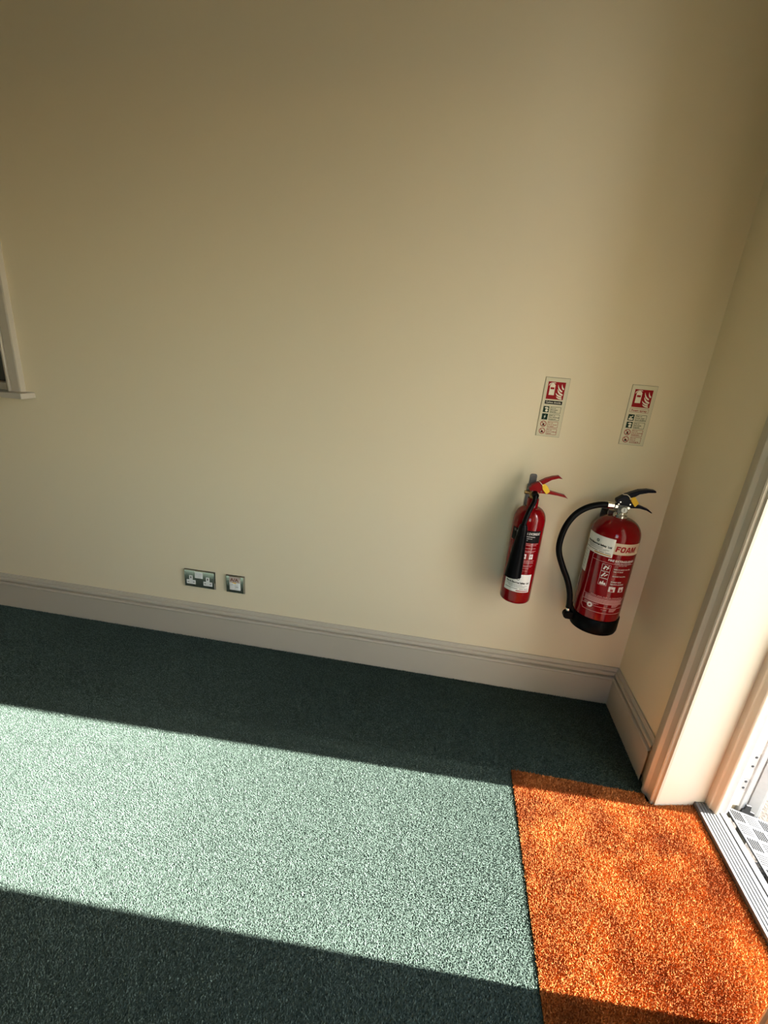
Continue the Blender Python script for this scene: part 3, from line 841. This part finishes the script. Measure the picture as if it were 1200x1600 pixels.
for a, c in ((-.208, .9065), (-.2120, .8985), (-.1755, .9015)):
    obj('pivot_pin', MB().cyl((a, FY - .0135, c), (a, FY + .0135, c), .0023, 12), M['chrome'], fo)
obj('handle_screw', MB().cyl((-.1790, FY - .011, .8890), (-.1790, FY - .0165, .8890), .0042, 14), M['chrome'], fo, smooth=40)
yt = FY - .0145
TAGF = [(-.1840, .9235), (-.1690, .9300), (-.1660, .9285), (-.1500, .9095), (-.1590, .8960), (-.1615, .8965)]
tg = obj('seal_tag', MB().prism(TAGF, xz(yt), 0, -.0024), M['yellow'], fo, bevel=.0008)
obj('tag_hole', MB().cyl((-.1775, yt - .0023, .9195), (-.1775, yt - .0026, .9195), .0016, 10), M['print_black'], tg)
obj('tag_tie', MB().tube(spline([(-.205, FY, .9335), (-.204, yt + .0005, .9345), (-.194, yt - .001, .9345), (-.185, yt - .0015, .9285), (-.1785, yt - .003, .9205)], 5), .0011, 8), M['tie'], fo)
# print and labels
fp = lambda deg: R(deg) * FR
def onf(name, fl, m_, eps, par=None): return flat_obj(name, fl.on_cyl(FX, FY, FR + eps), m_, par or fo)
bd = onf('foam_band', Flat().rect(fp(-30), fp(58), .7395, .7800), M['cream'], .0003)
f = Flat()
GL = {'F': [[(0, 0), (.30, 0), (.30, 1), (0, 1)], [(.30, .74), (.78, .74), (.78, 1), (.30, 1)], [(.30, .38), (.68, .38), (.68, .62), (.30, .62)]],
      'O': [[(0, .2), (.28, .28), (.28, .72), (0, .8)], [(0, .8), (.28, .72), (.36, .77), (.22, 1)], [(.22, 1), (.36, .77), (.56, .77), (.70, 1)], [(.70, 1), (.56, .77), (.64, .72), (.92, .8)],
            [(.92, .8), (.64, .72), (.64, .28), (.92, .2)], [(.92, .2), (.64, .28), (.56, .23), (.70, 0)], [(.70, 0), (.56, .23), (.36, .23), (.22, 0)], [(.22, 0), (.36, .23), (.28, .28), (0, .2)]],
      'A': [[(0, 0), (.28, 0), (.50, .78), (.50, 1), (.32, 1)], [(.50, 1), (.50, .78), (.72, 0), (1, 0), (.68, 1)], [(.31, .20), (.69, .20), (.63, .40), (.37, .40)]],
      'M': [[(0, 0), (.26, 0), (.26, 1), (0, 1)], [(.84, 0), (1.10, 0), (1.10, 1), (.84, 1)], [(.26, 1), (.26, .60), (.46, 0), (.55, 0), (.55, .42), (.36, 1)], [(.84, 1), (.74, 1), (.55, .42), (.55, 0), (.64, 0), (.84, .60)]]}
u0, hh = fp(-12.5), .0205
for ch, wd in (('F', .86), ('O', 1.0), ('A', 1.06), ('M', 1.1)):
    for pl in GL[ch]: f.poly([(u0 + (a + .14 * c) * hh * .86, .7492 + c * hh) for a, c in pl])
    u0 += wd * hh * .86
onf('foam_lettering', f, M['print_red'], .0007, bd)
s2 = onf('service_sticker', Flat().rect(fp(-97), fp(-15.5), .7245, .7915), M['paper'], .0010)
f = Flat(); sticker_print(f, fp(-97), fp(-15.5), .7245, .7915); onf('sticker_lettering', f, M['print_black'], .0014, s2)
f = Flat(); f.ring(fp(-57), .7730, .0030, .0055, 18); f.disc(fp(-57), .7730, .0018, 12); onf('sticker_emblem', f, M['print_green'], .0014, s2)
f = Flat(); f.rect(fp(-60), fp(-19), .7285, .7325); onf('sticker_strip', f, M['print_amber'], .0014, s2)
s3 = onf('inspection_label', Flat().rect(fp(-128), fp(-75), .6400, .7230), M['paper'], .0004)
f = Flat()
for k in range(6): f.rect(fp(-122), fp(-84), .714 - k * .012, .7152 - k * .012)
f.text('Service record', fp(-124), .7190, .006, width=fp(36)); onf('label_lines', f, M['print_grey'], .0008, s3)
f = Flat()
U0, U1, V0, V1 = fp(-61), fp(52), .5110, .7290
tl = .0016
f.rect(U0, U0 + tl, V0 + .012, V1 - .010); f.rect(U0 + .010, U1, V0, V0 + tl); f.rect(U0 + .010, fp(-20), V1 - tl, V1)
f.line((U0 + tl / 2, V0 + .012), (U0 + .010, V0 + tl / 2), tl); f.line((U0 + tl / 2, V1 - .010), (U0 + .010, V1 - tl / 2), tl)
for v in (.7035, .5700, .5480, .5330): f.rect(U0, U1, v, v + .0013)
for k in range(7): f.rect(fp(-56 + (k % 2) * 2), fp(46 - (k * 5) % 9), .5655 - k * .0027, .5672 - k * .0027)
f.text('When used, recharge immediately', fp(-42), .5735, .0060, width=fp(80), bold=.0001)
for k in range(4): f.rect(fp(-54), fp(-18 - k * 5), .5430 - k * .0027, .5442 - k * .0027)
for k in range(3): f.rect(fp(14), fp(34 - k * 3), .5445 - k * .0030, .5462 - k * .0030)
for k in range(4): f.rect(fp(10), fp(30 - k * 2), .5290 - k * .0030, .5307 - k * .0030)
f.rect(fp(-10), fp(4), .5250, .5262)
onf('label_lines', f, M['print_pale'], .0005)
f = Flat()
f.text('FIRE EXTINGUISHER', fp(-22), .7120, .0105, width=fp(68), bold=.0003)
f.text('6 LITRE AFFF FOAM SPRAY', fp(-6), .7055, .0050, width=fp(44))
f.text('TEST EVERY YEAR', fp(4), .6985, .0045, width=fp(22))
f.text('REMOVE SAFETY PIN AND', fp(-4), .6830, .0060, width=fp(44), bold=.0001); f.text('AIM AT BASE', fp(-4), .6745, .0060, width=fp(24), bold=.0001)
f.text('SQUEEZE THE LEVER', fp(-4), .6570, .0060, width=fp(34), bold=.0001)
f.text('SWEEP SIDE', fp(-4), .6350, .0060, width=fp(26), bold=.0001); f.text('TO SIDE ACROSS', fp(-4), .6265, .0060, width=fp(34), bold=.0001)
onf('instruction_lettering', f, M['print_white'], .0006)
f = Flat()
for k in range(3):
    v0 = .6720 - k * .0265; a, b_ = fp(-32), fp(-12)
    f.frame(a, b_, v0, v0 + .0255, .0008)
    wd = b_ - a
    if k == 0:
        f.line((a + wd * .25, v0 + .006), (a + wd * .45, v0 + .020), .005); f.line((a + wd * .45, v0 + .018), (a + wd * .85, v0 + .012), .004); f.line((a + wd * .6, v0 + .006), (a + wd * .8, v0 + .022), .0025)
    elif k == 1:
        f.line((a + wd * .2, v0 + .005), (a + wd * .55, v0 + .021), .0045); f.line((a + wd * .5, v0 + .008), (a + wd * .85, v0 + .017), .003)
    else:
        f.poly([(a + wd * .15, v0 + .003), (a + wd * .9, v0 + .003), (a + wd * .8, v0 + .012), (a + wd * .65, v0 + .008), (a + wd * .55, v0 + .018), (a + wd * .4, v0 + .009), (a + wd * .25, v0 + .014)])
onf('instruction_drawing', f, M['print_white'], .0006)
for a, c, b_ in ((-5, 3, 11), (20, 27, 34)):
    onf('icon_square', Flat().rect(fp(a), fp(b_), .5990, .6185), M['print_white'], .0006)
    f = Flat(); f.poly([(fp(c) - .005, .601), (fp(c) + .006, .601), (fp(c) + .003, .612), (fp(c), .606), (fp(c) - .003, .6155)])
    onf('icon_drawing', f, M['print_red'], .0009)
onf('roundel', Flat().ring(fp(-38), .5330, .0030, .0095, 24), M['print_white'], .0006)
f = Flat(); f.disc(fp(-38), .5330, .0030); f.line((fp(-38) - .005, .530), (fp(-38) + .005, .536), .0016)
onf('roundel_mark', f, M['print_red'], .0009)
onf('backing_strip', Flat().rect(fp(-135), fp(-98), .5650, .6400), M['paper'], .0004)
br = thing('wall_bracket', 'dark hook bracket mostly hidden behind the foam extinguisher', 'bracket', (-.213, 0, .80), 'extinguisher wall brackets')
obj('bracket_plate', MB().box(-.222, -.196, -.0005, -.004, .76, .846), M['grey_metal'], br, bevel=.001)
obj('bracket_arm', MB().box(-.2215, -.1975, -.004, -.074, .832, .843), M['black'], br, bevel=.001)
obj('bracket_hook', MB().box(-.2215, -.1975, -.066, -.0745, .843, .8575), M['grey_metal'], br, bevel=.001)

for o in bpy.data.objects:
    if '_w' in o: del o['_w']
